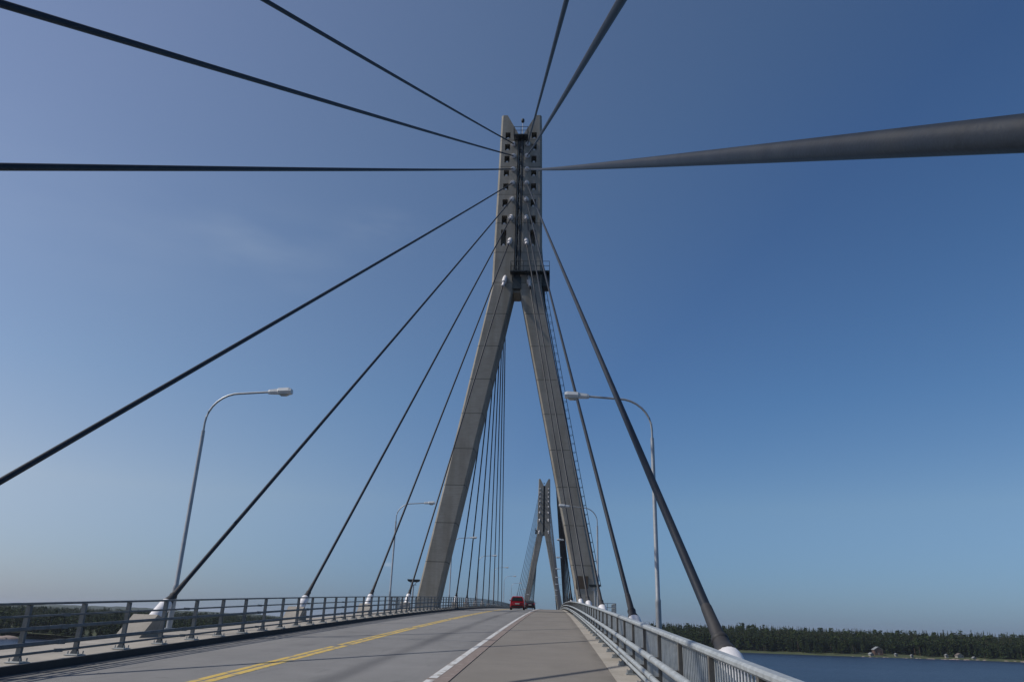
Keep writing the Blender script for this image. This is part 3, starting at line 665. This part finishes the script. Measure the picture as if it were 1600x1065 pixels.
# ------------------------------------------------------------------ trees
def tree_geo(kind, nf, seed, h=18.):
    rg = np.random.default_rng(seed); V = []; Fc = []; tint = []
    def tri(c, d1, d2, t_):
        o = len(V); V.extend([c + d1, c - d1 * .5 + d2, c - d1 * .5 - d2]); Fc.append((o, o + 1, o + 2)); tint.append(t_)
    # tapered trunk (three-sided)
    r0 = h * .014
    ring = [[np.array([r_ * math.cos(a), r_ * math.sin(a), z]) for a in (0, 2.09, 4.19)] for z, r_ in ((-1.5, r0), (h * .55, r0 * .6), (h * .97, r0 * .12))]
    for k in range(2):
        for j in range(3):
            o = len(V); V.extend([ring[k][j], ring[k][(j + 1) % 3], ring[k + 1][(j + 1) % 3], ring[k + 1][j]]); Fc.append((o, o + 1, o + 2, o + 3)); tint.append(-1)
    for i in range(nf):
        if kind == 'spruce':
            u = rg.random() ** .75; z = h * (.08 + .92 * (1 - u)) if False else h * (1 - u * .9)
            tier = .72 + .28 * math.sin(z * 5.2 + seed); rad = (h - z) * .115 * tier + .1
            a = rg.random() * 6.283; rr_ = rad * math.sqrt(rg.random() * .7 + .3)
            c = np.array([rr_ * math.cos(a), rr_ * math.sin(a), z - rr_ * .35])
            s_ = (.3 + .09 * (h - z)) * (1.0 if nf > 150 else 1.5)
            out = np.array([math.cos(a), math.sin(a), -.5]); side_ = np.array([-math.sin(a), math.cos(a), rg.normal() * .3])
            tri(c, out * s_ * .8, side_ * s_ * .5 + np.array([0, 0, .12]), max(0, min(1, rg.normal(.2, .2))))
        elif kind == 'pine':
            cl = int(rg.integers(0, 9)); r2 = np.random.default_rng(seed * 31 + cl)
            cz = h * r2.uniform(.52, .97); cr = (h - cz) * .2 + .35; ca = r2.uniform(0, 6.28)
            c = np.array([cr * math.cos(ca), cr * math.sin(ca), cz]) + rg.normal(size=3) * np.array([1.0, 1.0, .5]) * (1 if cz < h * .9 else .6)
            s_ = rg.uniform(.5, .9) * (1.0 if nf > 150 else 1.5); d1 = rg.normal(size=3); d1 /= np.linalg.norm(d1); d2 = np.cross(d1, rg.normal(size=3)); d2 /= np.linalg.norm(d2)
            tri(c, d1 * s_, d2 * s_ * .7, max(0, min(1, rg.normal(.35, .2))))
        else:
            cl = int(rg.integers(0, 12)); r2 = np.random.default_rng(seed * 57 + cl)
            cz = h * r2.uniform(.25, .88); cr = h * .2 * math.sin(min(1, cz / h) * 3.0) * r2.uniform(.3, 1); ca = r2.uniform(0, 6.28)
            c = np.array([cr * math.cos(ca), cr * math.sin(ca), cz]) + rg.normal(size=3) * h * .055
            s_ = rg.uniform(.45, .85) * (1.0 if nf > 150 else 1.5); d1 = rg.normal(size=3); d1 /= np.linalg.norm(d1); d2 = np.cross(d1, rg.normal(size=3)); d2 /= np.linalg.norm(d2)
            tri(c, d1 * s_, d2 * s_ * .7, max(0, min(1, rg.normal(.85, .2))))
    return np.array(V), Fc, tint
def tree_mesh(name, V, Fc, tint):
    me = bpy.data.meshes.new(name); me.from_pydata([tuple(v) for v in V], [], Fc)
    me.materials.append(M['spruce']); me.materials.append(M['bark'])
    at = me.attributes.new('tint', 'FLOAT', 'FACE'); at.data.foreach_set('value', [max(0, q) for q in tint])
    me.polygons.foreach_set('material_index', [1 if q < 0 else 0 for q in tint]); me.update(); return me
KN = {'spruce': ('spruce_tree', 'spruce'), 'pine': ('pine_tree', 'pine'), 'birch': ('birch_tree', 'birch')}
protos = {k: [tree_mesh(KN[k][0], *tree_geo(k, 420, s_)) for s_ in range(5)] for k in KN}
geos = {k: [tree_geo(k, 84, 100 + s_) for s_ in range(6)] for k in KN}
def gz(pt, pts, inward, prof):        # ground height under a point given as (shore parameter point, depth)
    x, y, d_ = pt; w = vnoise(x, y, 60) * 5
    for (d0, h0), (d1, h1) in zip(prof[:-1], prof[1:]):
        if d_ <= d1:
            t_ = (d_ - d0) / (d1 - d0); h = h0 * (1 - t_) + h1 * t_; h = h + (vnoise(x + d_, y - d_, 90) * h * .22 if d_ > 3 else 0)
            return x + inward[0] * (d_ + w), y + inward[1] * (d_ + w), h
    return x + inward[0] * d_, y + inward[1] * d_, prof[-1][1]
def clearing(x, y): return (345 < x < 420 and y < 955) or (436 < x < 480 and y < 948)
def forest(sname, pts, inward, prof, n_ind, n_mass, dmax, lab, weights, hmul, dmin=12, xlim=None):
    sl = shoreline(pts, 3)
    Vs, Fs, ti, off = [], [], [], 0
    def pick(d_):
        r_ = random.random(); ws = weights(d_); return 'spruce' if r_ < ws[0] else 'pine' if r_ < ws[0] + ws[1] else 'birch'
    for i in range(n_ind):
        x, y = random.choice(sl); d_ = random.uniform(dmin, dmin + 22); X, Y, Z = gz((x, y, d_), pts, inward, prof)
        if clearing(X, Y): d_ += 45; X, Y, Z = gz((x, y, d_), pts, inward, prof)
        if xlim and not xlim(X, Y): continue
        k = pick(d_); o = bpy.data.objects.new(KN[k][0], random.choice(protos[k])); COL.objects.link(o)
        s_ = random.uniform(.62, 1.05) * hmul * (.62 if k == 'birch' else 1); o.location = (X, Y, Z); o.scale = (s_ * random.uniform(.95, 1.25),) * 2 + (s_,); o.rotation_euler.z = random.uniform(0, 6.28)
        tag(o, {'spruce': f'dark green spruce standing in the shore edge of the {lab}', 'pine': f'dark green pine standing in the shore edge of the {lab}', 'birch': f'lighter green birch in the shore edge of the {lab}'}[k], 'tree', f'{KN[k][1]} trees on the edge of the {lab}')
    for i in range(n_mass):
        x, y = random.choice(sl); d_ = dmin + 14 + (dmax - dmin - 14) * random.random() ** 1.5; X, Y, Z = gz((x, y, d_), pts, inward, prof)
        if clearing(X, Y) or (xlim and not xlim(X, Y)): continue
        k = pick(d_ + 30); V, Fc, tt = geos[k][random.randrange(6)]; s_ = random.choice((random.uniform(.8, 1.0), random.uniform(.85, 1.22))) * hmul * (.75 if k == 'birch' else 1)
        a = random.uniform(0, 6.28); c_, q_ = math.cos(a), math.sin(a); dt = random.gauss(0, .15)
        V2 = np.stack([(V[:, 0] * c_ - V[:, 1] * q_) * s_ * 1.2 + X, (V[:, 0] * q_ + V[:, 1] * c_) * s_ * 1.2 + Y, V[:, 2] * s_ + Z], 1)
        Vs.append(V2); Fs.extend([tuple(j + off for j in f) for f in Fc]); ti.extend([max(0, min(1, t_ + dt)) if t_ >= 0 else -1 for t_ in tt]); off += len(V)
    me = tree_mesh(sname, np.concatenate(Vs), Fs, ti)
    o = bpy.data.objects.new(sname, me); COL.objects.link(o)
    tag(o, f'dense mass of dark conifers making up the {lab}', 'forest', kind='stuff')
forest('forest', RS, (.12, .99), rprof, 290, 6500, 300, 'forest on the right shore', lambda d_: (.86, .1) if d_ > 30 else (.62, .2), 1.04, 11)
forest('forest', LS, (-.97, .24), lprof, 230, 7500, 900, 'forest on the left shore', lambda d_: (.78, .14) if d_ > 30 else (.5, .25), .86, 3, lambda X, Y: X > -1.05 * Y)

# ------------------------------------------------------------------ cabins on the right shore
def cabin(name, x, y, w, d_, h, wall, roof, label, rz=0., g=2.0):
    r = empty(name, (x, y, g), label, 'house'); r.rotation_euler.z = rz; a = w / 2
    MB().box((-a, 0, -1.5), (a, d_, h)).add([(-a + .01, 0, h), (a - .01, 0, h), (0, 0, h + a * .62), (-a + .01, d_, h), (a - .01, d_, h), (0, d_, h + a * .62)], [(0, 1, 2), (5, 4, 3), (0, 3, 4, 1), (1, 4, 5, 2), (2, 5, 3, 0)]).build('wall', wall, r)
    MB().loft([[(s_, yy, z) for s_, z in ((-a - .5, h - .25), (0, h + a * .62 + .08), (a + .5, h - .25), (a + .5, h), (0, h + a * .62 + .38), (-a - .5, h))] for yy in (-.5, d_ + .5)]).build('roof', roof, r)
    for i, xx in enumerate((-.55, .55)): MB().box((xx * a - .5, -.06, h * .35), (xx * a + .5, .0 - .001, h * .8)).build('window', 'glass', r)
    MB().box((-.45, -.05, 0), (.45, -.001, 2.05)).build('door', 'roofl', r)
cabin('cabin', 367, 930, 9, 10, 5.0, 'cabin', 'roofl', 'largest shore cabin, with pale gabled roof, above the right waterline', -.1, 2.4)
cabin('boathouse', 356, 921, 4, 4, 2, 'cabinw', 'roofl', 'small white boathouse at the water left of the gabled cabin', .2, .9)
cabin('shed', 384, 925, 2.4, 3, 1.9, 'cabinw', 'roofl', 'small white shed just right of the gabled cabin', 0, 1.6)
cabin('shed', 399, 921, 2.2, 2.5, 1.9, 'cabinw', 'roofl', 'small white waterside hut farther right of the gabled cabin', 0, .9)
cabin('shed', 443, 935, 3, 3, 2, 'cabinw', 'roofl', 'white shed left of the light green tree on the right shore', 0, 2.0)
cabin('cabin', 459, 938, 7, 5, 2, 'cabinw', 'roofd', 'low wide pale cabin with dark roof on the right shore', .1, 2.0)
cabin('boathouse', 468, 926, 3.5, 3, 1.5, 'cabinw', 'roofl', 'low pale boathouse at the water in front of the wide cabin', 0, .8)

# ------------------------------------------------------------------ sea haze
hz = bpy.data.materials.new('haze'); hz.use_nodes = True; ht = hz.node_tree; ht.nodes.clear()
pv = N(ht, 'ShaderNodeVolumePrincipled'); pv.inputs['Color'].default_value = (.80, .88, 1, 1); pv.inputs['Density'].default_value = .00005; pv.inputs['Anisotropy'].default_value = .3
mo = N(ht, 'ShaderNodeOutputMaterial'); ht.links.new(pv.outputs[0], mo.inputs['Volume']); M['haze'] = hz
tag(MB().box((-15500, -3500, -5), (15500, 16500, 100)).build('haze', 'haze'), kind='stuff')
